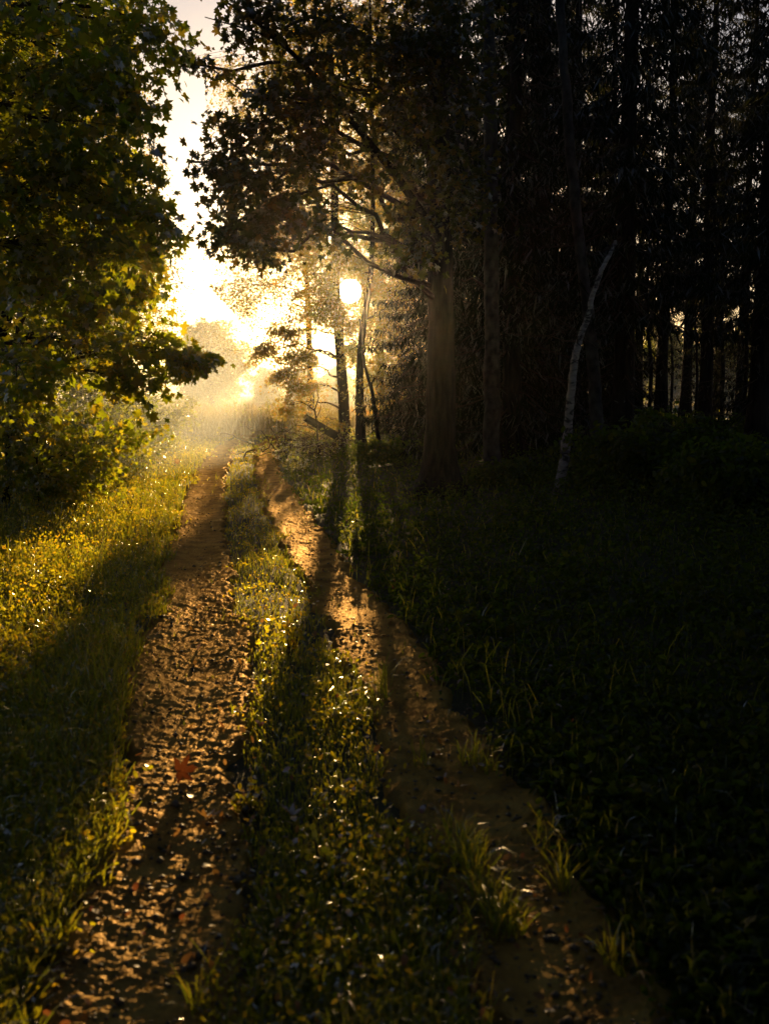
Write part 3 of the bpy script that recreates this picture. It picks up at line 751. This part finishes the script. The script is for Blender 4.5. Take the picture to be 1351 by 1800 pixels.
# dark understorey of the right side
BSH = [(1130, 14, 735, 230, 'leafy bush left of the amber glow in front of the dark spruces'),
       (1250, 13, 715, 230, 'bush just under the amber glow at the right'),
       (1340, 11, 740, 230, 'bush cut by the right edge below the spruce'),
       (900, 17, 800, 160, 'low dark bush right of the big maple trunk'),
       (1040, 15.5, 780, 150, 'low dark bush covering the foot of the white birch'),
       (690, 23, 770, 120, 'low dark bush at the foot of the second thin trunk'),
       (1200, 20, 700, 260, 'bush behind the others with amber light behind it')]
for q, (px, Y, top, w, lb) in enumerate(BSH):
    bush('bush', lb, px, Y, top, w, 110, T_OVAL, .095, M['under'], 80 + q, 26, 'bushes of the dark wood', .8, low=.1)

# ------------------------------------------------------------------ brush pile
def brush():
    b = onground(560, 28); r = thing('brush_pile', 'heap of cut branches at the foot of the sun tree beside the path', 'brush pile', b)
    rng = np.random.default_rng(5); m = MB(); LP = []
    for q in range(230):
        a = np.array([rng.normal(0, .75), rng.normal(0, .5), abs(rng.normal(0, .25))]); d = rng.normal(size=3); d[2] *= .35; d /= np.linalg.norm(d)
        L = rng.uniform(.4, 1.5); e = a + d * L; e[2] = max(e[2], .03)
        c = curve(a, e, .05, 5, .05, rng); c[:, 2] = np.maximum(c[:, 2], .02); w = rng.uniform(.006, .022)
        m.tube(c, np.linspace(w, w * .3, 5), 4)
        for z in range(3):
            s = c[rng.integers(1, 5)]; m.tube(curve(s, s + rnd_dir(1, rng, .2)[0] * .3, 0, 3, .05, rng), [.005, .004, .002], 3, False)
        LP.append(c[rng.integers(0, 5, 9)] + rng.normal(size=(9, 3)) * .09)
    link('branches', m.mesh('branches'), M['twig'], r)
    P = np.vstack(LP); P[:, 2] = np.maximum(P[:, 2], .03); n = len(P)
    V, F = place(T_OVAL, P, rng.uniform(.05, .1, n), rnd_dir(n, rng), rnd_dir(n, rng, .8))
    link('leaves', make_mesh('leaves', V, [F]), M['shrub'], r)
    return r
brush()
a = pix(536, 734, 27.3); e = pix(590, 766, 27.8); m = MB()
lg = thing('cut_log', 'sawn log lying across the brush pile, pale cut end facing left', 'log', a)
m.tube(np.array([a, (a + e) / 2, e]) - a, [.1, .105, .11], 14); link('bark', m.mesh('bark'), M['bark'], lg)
ax = (a - e) / np.linalg.norm(a - e); m = MB(); m.tube(np.array([ax * .001, ax * .006]), [.085, .085], 14); link('cut_end', m.mesh('cut_end', False), M['wood'], lg)
m = MB(); f0 = onground(560, 27.2); dd = thing('dead_branch', 'forked bare branch sticking up out of the brush pile', 'branch', f0)
m.tube(np.array([f0, pix(557, 745, 27.2), pix(553, 720, 27.2), pix(560, 700, 27.1), pix(556, 684, 27.1)]) - f0, [.03, .026, .022, .015, .008], 6)
m.tube(np.array([pix(553, 722, 27.2), pix(540, 712, 27.2), pix(528, 705, 27.1), pix(520, 706, 27)]) - f0, [.018, .014, .01, .005], 5)
m.tube(np.array([pix(556, 735, 27.2), pix(563, 720, 27.2), pix(564, 708, 27.2)]) - f0, [.014, .01, .004], 5)
link('stem', m.mesh('stem'), M['bark'], dd)

# ------------------------------------------------------------------ GRASS AND WEEDS
def scatter(n, z0, z1, w0=-.43, w1=.43, rng=RNG):
    y = z0 * np.exp(rng.random(n) * math.log(z1 / z0))
    return rng.uniform(w0, w1, n) * (y + .4), y

def blades(name, label_mat, x, y, H, W, rng, lean=.45, z=None):
    n = len(x); z = gh(x, y) - .035 if z is None else z
    a = rng.uniform(0, 2 * pi, n); b = rng.uniform(0, 2 * pi, n)
    side = np.column_stack([np.cos(a), np.sin(a), 0 * a]) * (W / 2)[:, None]
    ln = np.abs(rng.normal(0, lean, n)) + .08
    l = np.column_stack([np.cos(b), np.sin(b), 0 * b]) * (H * ln)[:, None]
    B = np.column_stack([x, y, z]); up = np.zeros((n, 3)); up[:, 2] = H
    m1 = B + up * .5 + l * .25; m2 = B + up * .82 + l * .62; tp = B + up * (1 - .25 * np.minimum(ln, 1))[:, None] + l * 1.15
    V = np.stack([B - side * .7, B + side * .7, m1 + side, m1 - side, m2 + side * .75, m2 - side * .75, tp], 1).reshape(-1, 3)
    o = (np.arange(n) * 7)[:, None]
    Q = np.vstack([o + [0, 1, 2, 3], o + [3, 2, 4, 5]]); T = o + [5, 4, 6]
    return V, [Q, T]

rng = np.random.default_rng(99)
x, y = scatter(300000, 2.1, 42, -.46, .46, rng); d = x - pc(y)
hn = fbm(x * 1.1, y * .9, 61, 3)
mid = np.abs(d) < .45; left = d < -.8; right = d > .8
H = np.where(mid, .045 + .11 * np.clip(hn - .3, 0, 1), np.where(left, .10 + .13 * hn, .12 + .14 * hn))
H *= rng.uniform(.5, 1.35, len(x)) * (1 + .7 * (rng.random(len(x)) < .06))
keepm = ~rutmask(x, y) | (y > 5) & (rng.random(len(x)) < .14 * sstep(.03, .3, np.abs(np.abs(x - pc(y)) - GAUGE)) + .03 + .0 * ((x > pc(y)) & (y < 7)))
dens = np.where(mid, .7, np.where(right, .035, .72)) * (.35 + 1.1 * fbm(x * 1.7, y * 1.3, 71, 3))
keepm &= rng.random(len(x)) < dens
x, y, H = x[keepm], y[keepm], H[keepm]
H = np.where(rutmask(x, y), H * .35, H); H = np.where(y < 5, np.minimum(H, .11 + .02 * y), H)
W = np.maximum(.0045 * rng.uniform(.7, 1.8, len(x)), y * .00055)
V, F = blades('grass', None, x, y, H, W, rng)
tag(link('grass', make_mesh('grass', V, F), M['grass']), kind='stuff', label='short green grass on the middle strip and verges of the path', cat='grass')

def herb(name, label, mat, T, n, z0, z1, w0, w1, sel, hgt, size, seed, upn=1.1, spread=.6, minpx=.0016):
    rng = np.random.default_rng(seed); x, y = scatter(n, z0, z1, w0, w1, rng); d = x - pc(y)
    k = sel(x, y, d, rng) & ~rutmask(x, y); x, y, d = x[k], y[k], d[k]
    # gather leaves into plants
    npl = max(len(x) // 14, 1); own = rng.integers(0, npl, len(x)); cx, cyy = x[:npl], y[:npl]
    pr = (.035 + .5 * size) * np.maximum(1, cyy[own] / 9)
    x = cx[own] + rng.normal(size=len(x)) * pr; y = cyy[own] + rng.normal(size=len(x)) * pr
    k = ~rutmask(x, y) | (rng.random(len(x)) < np.where(x > pc(y), .5, .35)); x, y, own = x[k], y[k], own[k]; d = x - pc(y)
    hh = hgt(x, y, d) * (.3 + .8 * rng.random(npl)[own])
    z = gh(x, y) + hh * rng.random(len(x)) ** .6 + .01
    S = np.maximum(size * rng.uniform(.55, 1.35, len(x)), y * minpx)
    P = np.column_stack([x, y, z]); nn = rnd_dir(len(x), rng, upn, spread); tip = rnd_dir(len(x), rng, -.15, 1)
    V, F = place(T, P, S, tip, nn)
    tag(link(name, make_mesh(name, V, [F]), mat), label, 'plants', kind='stuff')

herb('weeds', 'low gold lit weeds and clover covering the left bank', M['weed'], T_OVAL, 170000, 2.1, 40, -.46, 0,
     lambda x, y, d, r: (d < -.78) & (r.random(len(x)) < .2 + 1.1 * fbm(x * .9, y * .7, 15, 3)), lambda x, y, d: .10 + .22 * sstep(-.9, -3.2, d) , .028, 101, .15, 1)
herb('clover', 'small clover and plantain leaves among the middle grass', M['weed'], T_OVAL, 90000, 2.1, 34, -.4, .35,
     lambda x, y, d, r: (np.abs(d) < .5) & (r.random(len(x)) < 1.3 * fbm(x * 2, y * 1.4, 16, 3) - .1), lambda x, y, d: .03 + .05 * np.ones_like(x), .022, 102, .4, .9)
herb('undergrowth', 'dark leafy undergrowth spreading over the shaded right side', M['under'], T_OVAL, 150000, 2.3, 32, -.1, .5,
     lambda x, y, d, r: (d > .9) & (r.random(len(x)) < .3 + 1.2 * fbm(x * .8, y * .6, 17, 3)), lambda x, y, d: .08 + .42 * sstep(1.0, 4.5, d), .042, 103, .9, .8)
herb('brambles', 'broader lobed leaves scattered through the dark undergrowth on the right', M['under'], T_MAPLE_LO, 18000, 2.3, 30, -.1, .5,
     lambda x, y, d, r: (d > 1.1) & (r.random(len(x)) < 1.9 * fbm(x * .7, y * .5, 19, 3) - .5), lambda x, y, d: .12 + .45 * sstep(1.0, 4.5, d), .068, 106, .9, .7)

# tall meadow plants beyond the bend
rng = np.random.default_rng(104); n = 42000
y = rng.uniform(37, 62, n); x = rng.uniform(-.27, .06, n) * y; d = x - pc(y)
k = (np.abs(d) > 1.1) | (y > 41); x, y = x[k], y[k]
H = (.5 + .75 * fbm(x * .6, y * .4, 18, 3) + .35 * (rng.random(len(x)) < .05)) * rng.uniform(.6, 1.1, len(x)) * sstep(36, 41, y) 
V, F = blades('w', None, x, y, H + .1, np.full(len(x), .03) * rng.uniform(.6, 1.4, len(x)), rng, .22)
tag(link('meadow_grass', make_mesh('meadow_grass', V, F), M['hay']), 'tall pale meadow grass standing in fog beyond the path', 'grass', kind='stuff')
n = 30000; y = rng.uniform(60, 280, n); x = rng.uniform(-.45, .45, n) * y
V, F = blades('w', None, x, y, rng.uniform(.4, 1.0, n), y * .0016, rng, .3)
tag(link('far_meadow_grass', make_mesh('far_meadow_grass', V, F), M['hay']), 'foggy meadow grass far behind the trees', 'grass', kind='stuff')
# tall single stalks with leafy tops
for q, (px, top) in enumerate([(398, 708), (412, 703), (430, 710), (458, 714), (470, 700), (352, 716), (497, 712)]):
    b = onground(px, 41 + q * .6); tz = pix(px, top, 41 + q * .6); r = thing('weed_stalk', ('tall leafy weed stalk standing above the meadow grass'), 'weed', b, group='tall weed stalks in the fog')
    m = MB(); m.tube(np.array([b, (b + tz) / 2 + [.03, 0, 0], tz]) - b, [.012, .009, .004], 4); link('stem', m.mesh('stem'), M['twig'], r)
    n = 70; u = rng.random(n) ** .6; P = (tz - b) * u[:, None] + rng.normal(size=(n, 3)) * .05
    V, F = place(T_DIA, P, np.full(n, .09), rnd_dir(n, rng), rnd_dir(n, rng)); link('leaves', make_mesh('leaves', V, [F]), M['shrub'], r)
# taller leafy weeds either side of the rut on the left verge edge and by the brush pile
def weedclump(px, py, hgt, wid, n, T, size, mat, label, seed, name='weed_clump'):
    rng = np.random.default_rng(seed); b = ghp(gpix(px, py)); r = thing(name, label, 'weed', b)
    m = MB(); LP = []; LT = []
    for q in range(n):
        a = rng.uniform(0, 2 * pi); e = np.array([cos(a) * wid * rng.random(), sin(a) * wid * rng.random(), hgt * rng.uniform(.5, 1.1)])
        s = np.array([e[0] * .3, e[1] * .3, -.03]); c = curve(s, e, .08, 5, .03, rng); m.tube(c, np.linspace(.004, .002, 5), 3, False)
        for k in range(9):
            u = rng.uniform(.25, 1); p = s + (e - s) * u; LP.append(p + rng.normal(size=3) * size * .5); LT.append(rnd_dir(1, rng, -.1)[0])
    link('stems', m.mesh('stems'), M['twig'], r); P = np.array(LP)
    V, F = place(T, P, size * rng.uniform(.6, 1.2, len(P)), np.array(LT), rnd_dir(len(P), rng, .9, .7)); link('leaves', make_mesh('leaves', V, [F]), mat, r)
weedclump(505, 1150, .2, .14, 12, T_OVAL, .045, M['weed'], 'bright lit weed on the middle strip halfway up the path', 1)
weedclump(625, 960, .38, .25, 22, T_OVAL, .05, M['shrub'], 'grassy weed clump right of the right rut in the last sunlit strip', 2)
weedclump(520, 830, .5, .5, 26, T_OVAL, .07, M['shrub'], 'weed clump at the edge of the brush pile beside the right rut', 3)
weedclump(440, 1420, .1, .12, 12, T_OVAL, .03, M['weed'], 'small leafy weed beside the pale fallen leaf', 4)
weedclump(575, 1540, .12, .12, 9, T_OVAL, .035, M['grass'], 'broad bladed weed standing in the shaded middle strip', 5)
# big round leaves on the left bank
def coltsfoot():
    b = ghp(gpix(70, 1062)); r = thing('broad_leaf_plant', 'plant with three big round green leaves on the left bank', 'plant', b)
    for (dx, dy, h, s) in [(.07, 0, .16, .16), (-.13, .05, .15, .13), (.17, .1, .12, .1)]:
        m = MB(); m.tube(np.array([[0, 0, -.02], [dx * .5, dy * .5, h * .7], [dx, dy, h]]), [.004, .003, .003], 4); link('stem', m.mesh('stem'), M['twig'], r)
        V, F = place(T_ROUND, np.array([[dx, dy, h]]), np.array([s]), np.array([[.4, -1., .1]]), np.array([[-.1, -.45, 1.]])); link('leaf', make_mesh('leaf', V, [F]), M['under'], r)
coltsfoot()

# ------------------------------------------------------------------ fallen leaves, clods, litter
def fallen(px, py, size, tip, nrm, mat, label, lift=.02):
    b = ghp(gpix(px, py)); b[2] += lift
    T0 = fan(polar([(0, .62), (6, .5), (10, .46), (14, .5), (20, .36), (27, .22), (34, .34), (42, .48), (50, .6), (56, .48), (64, .42), (80, .22), (90, .34), (98, .38), (108, .48), (122, .3), (150, .22), (180, .1)]), .45, -.5)
    V, F = place(T0, np.zeros((1, 3)), np.array([size]), np.array([tip], float), np.array([nrm], float))
    r = thing('fallen_leaf', label, 'leaf', b, group='fallen maple leaves on the path')
    link('blade', make_mesh('blade', V, [F]), mat, r)
    t = np.array(tip, float); t /= np.linalg.norm(t); m = MB()
    m.tube(np.array([t * 0, -t * size * .4 + [0, 0, .01], -t * size * .75 + [.01, 0, .012]]), [.002, .0015, .0012], 4); link('stalk', m.mesh('stalk'), mat, r)
fallen(318, 1368, .13, (1, .2, .12), (-.15, -.95, .45), M['redleaf'], 'curled red maple leaf lying alone on the left wheel rut', .06)
fallen(362, 1440, .11, (.6, -.6, .1), (.1, .35, 1), M['brownleaf'], 'pale shining fallen leaf at the edge of the middle grass', .035)
fallen(510, 1462, .10, (-.6, .6, .1), (.1, .3, 1), M['brownleaf'], 'dull fallen leaf on the middle grass strip', .06)
fallen(312, 822, .17, (.4, .1, 1), (0, -1, .3), M['brownleaf'], 'dead leaf standing upright on a twig on the far left verge', .12)
b = ghp(gpix(265, 825)); m = MB(); r = thing('fallen_twig', 'dry forked twig lying on the left verge beside an upright leaf', 'twig', b)
m.tube(np.array([[-.5, 0, .03], [0, .05, .16], [.4, 0, .12], [.62, 0, .05]]), [.012, .011, .008, .004], 5); m.tube(np.array([[0, .05, .16], [.12, 0, .28], [.2, 0, .36]]), [.008, .006, .003], 4)
link('stem', m.mesh('stem'), M['twig'], r)

rng = np.random.default_rng(105); n = 900
x, y = scatter(n, 2.1, 34, -.35, .3, rng); d = x - pc(y); k = (np.abs(d) < 1.6); x, y = x[k], y[k]
S = np.maximum(rng.uniform(.02, .05, len(x)), y * .0012)
V, F = place(T_OVAL, np.column_stack([x, y, gh(x, y) + .035 + .02 * (~rutmask(x, y))]), S, rnd_dir(len(x), rng), rnd_dir(len(x), rng, 1.2, .5))
tag(link('leaf_litter', make_mesh('leaf_litter', V, [F]), M['brownleaf']), 'small withered leaves scattered over the ruts', 'leaf litter', kind='stuff')
# clods and pebbles
n = 9000; x, y = scatter(n, 2.1, 30, -.35, .3, rng); d = x - pc(y); k = np.abs(np.abs(d) - GAUGE) < .36; x, y = x[k], y[k]; n = len(x)
oct_v = np.array([[1, 0, 0], [.3, .95, 0], [-.8, .6, 0], [-.8, -.6, 0], [.3, -.95, 0], [.1, .05, .7], [0, 0, -.7]], float)
oct_f = np.array([[k, (k + 1) % 5, 5] for k in range(5)] + [[(k + 1) % 5, k, 6] for k in range(5)])
S = np.maximum(rng.gamma(2., .0026, n) + .002, y * .0006); V0 = oct_v[None] * (1 + .3 * rng.normal(size=(n, 7, 1)))
a = rng.uniform(0, 2 * pi, n); ca, sa = np.cos(a)[:, None], np.sin(a)[:, None]
V = np.stack([V0[..., 0] * ca - V0[..., 1] * sa, V0[..., 0] * sa + V0[..., 1] * ca, V0[..., 2]], -1) * S[:, None, None] + np.column_stack([x, y, gh(x, y) + .02 + S * .3])[:, None]
F = oct_f[None] + (np.arange(n) * 7)[:, None, None]
tag(link('clods', make_mesh('clods', V.reshape(-1, 3), [F.reshape(-1, 3)]), M['clod']), 'small earth clods and pebbles on the wheel ruts', 'clods', kind='stuff')

# ------------------------------------------------------------------ haze
m, t, o = nmat('haze_air')
pv = t.nodes.new('ShaderNodeVolumePrincipled'); pv.inputs['Density'].default_value = .00025
pv.inputs['Color'].default_value = (1, .97, .92, 1); pv.inputs['Anisotropy'].default_value = .9
t.links.new(pv.outputs[0], o.inputs['Volume'])
x0, x1, y0, y1, z0, z1 = -301, 301, -14, 301, -2.0, 17.5
V = [(a, b, c) for a in (x0, x1) for b in (y0, y1) for c in (z0, z1)]
hz = link('haze', make_mesh('haze', np.array(V), [np.array([[0, 1, 3, 2], [4, 6, 7, 5], [0, 4, 5, 1], [2, 3, 7, 6], [0, 2, 6, 4], [1, 5, 7, 3]])]), m)
tag(hz, 'pale golden morning haze hanging in the air over the whole path', 'haze', kind='stuff')
# a thinner drift of mist caught under the trees on the left of the path
m, t, o = nmat('mist_air')
pv = t.nodes.new('ShaderNodeVolumePrincipled'); pv.inputs['Density'].default_value = .012
pv.inputs['Color'].default_value = (.84, .93, 1, 1); pv.inputs['Anisotropy'].default_value = .5
t.links.new(pv.outputs[0], o.inputs['Volume'])
nu, nv = 36, 18; V = [(-6.3, 24, -.6)]; rg = 6.0
for q in range(1, nv):
    th = pi * q / nv
    for k in range(nu):
        a = 2 * pi * k / nu; wv = 1 + .12 * sin(3 * a + 1 + th * 2) + .08 * sin(5 * a - th * 4)
        V.append((-6.3 + 3.6 * sin(th) * cos(a) * wv, 24 + 10.5 * sin(th) * sin(a) * wv, 1.9 - 2.6 * cos(th) * (1 + .1 * sin(4 * a))))
V.append((-6.3, 24, 4.5)); L_ = len(V) - 1
F = [[1 + q * nu + k, 1 + q * nu + (k + 1) % nu, 1 + (q + 1) * nu + (k + 1) % nu, 1 + (q + 1) * nu + k] for q in range(nv - 2) for k in range(nu)]
T1 = [[0, 1 + (k + 1) % nu, 1 + k] for k in range(nu)] + [[1 + (nv - 2) * nu + k, 1 + (nv - 2) * nu + (k + 1) % nu, L_] for k in range(nu)]
tag(link('mist', make_mesh('mist', np.array(V), [np.array(F), np.array(T1)]), m), 'pale drift of mist under the trees left of the path', 'mist', kind='stuff')
# the bank of ground fog standing on the open meadow beyond the trees
m, t, o = nmat('fog_air')
pv = t.nodes.new('ShaderNodeVolumePrincipled'); pv.inputs['Density'].default_value = .0042
pv.inputs['Color'].default_value = (.84, .93, 1, 1); pv.inputs['Anisotropy'].default_value = .35
t.links.new(pv.outputs[0], o.inputs['Volume'])
nu, nv = 48, 12
V = []
for q in range(nv + 1):
    f = q / nv; sc_ = cos(f * pi / 2) ** .6
    for k in range(nu):
        a = 2 * pi * k / nu; wv = 1 + .05 * sin(5 * a + 1) + .03 * sin(11 * a)
        V.append((-25 + 150 * cos(a) * sc_ * wv, 150 + 112 * sin(a) * sc_ * wv, -1 + 8.0 * f))
F = [[q * nu + k, q * nu + (k + 1) % nu, (q + 1) * nu + (k + 1) % nu, (q + 1) * nu + k] for q in range(nv - 1) for k in range(nu)]
V = V[:nv * nu] + [(-25, 150, 7), (-25, 150, -1)]
T1 = [[(nv - 1) * nu + k, (nv - 1) * nu + (k + 1) % nu, nv * nu] for k in range(nu)] + [[(k + 1) % nu, k, nv * nu + 1] for k in range(nu)]
tag(link('fog_bank', make_mesh('fog_bank', np.array(V), [np.array(F), np.array(T1)]), m), 'bright bank of fog lying on the meadow beyond the trees', 'fog', kind='stuff')
print('objects', len(bpy.data.objects), 'verts', sum(len(m.vertices) for m in bpy.data.meshes))
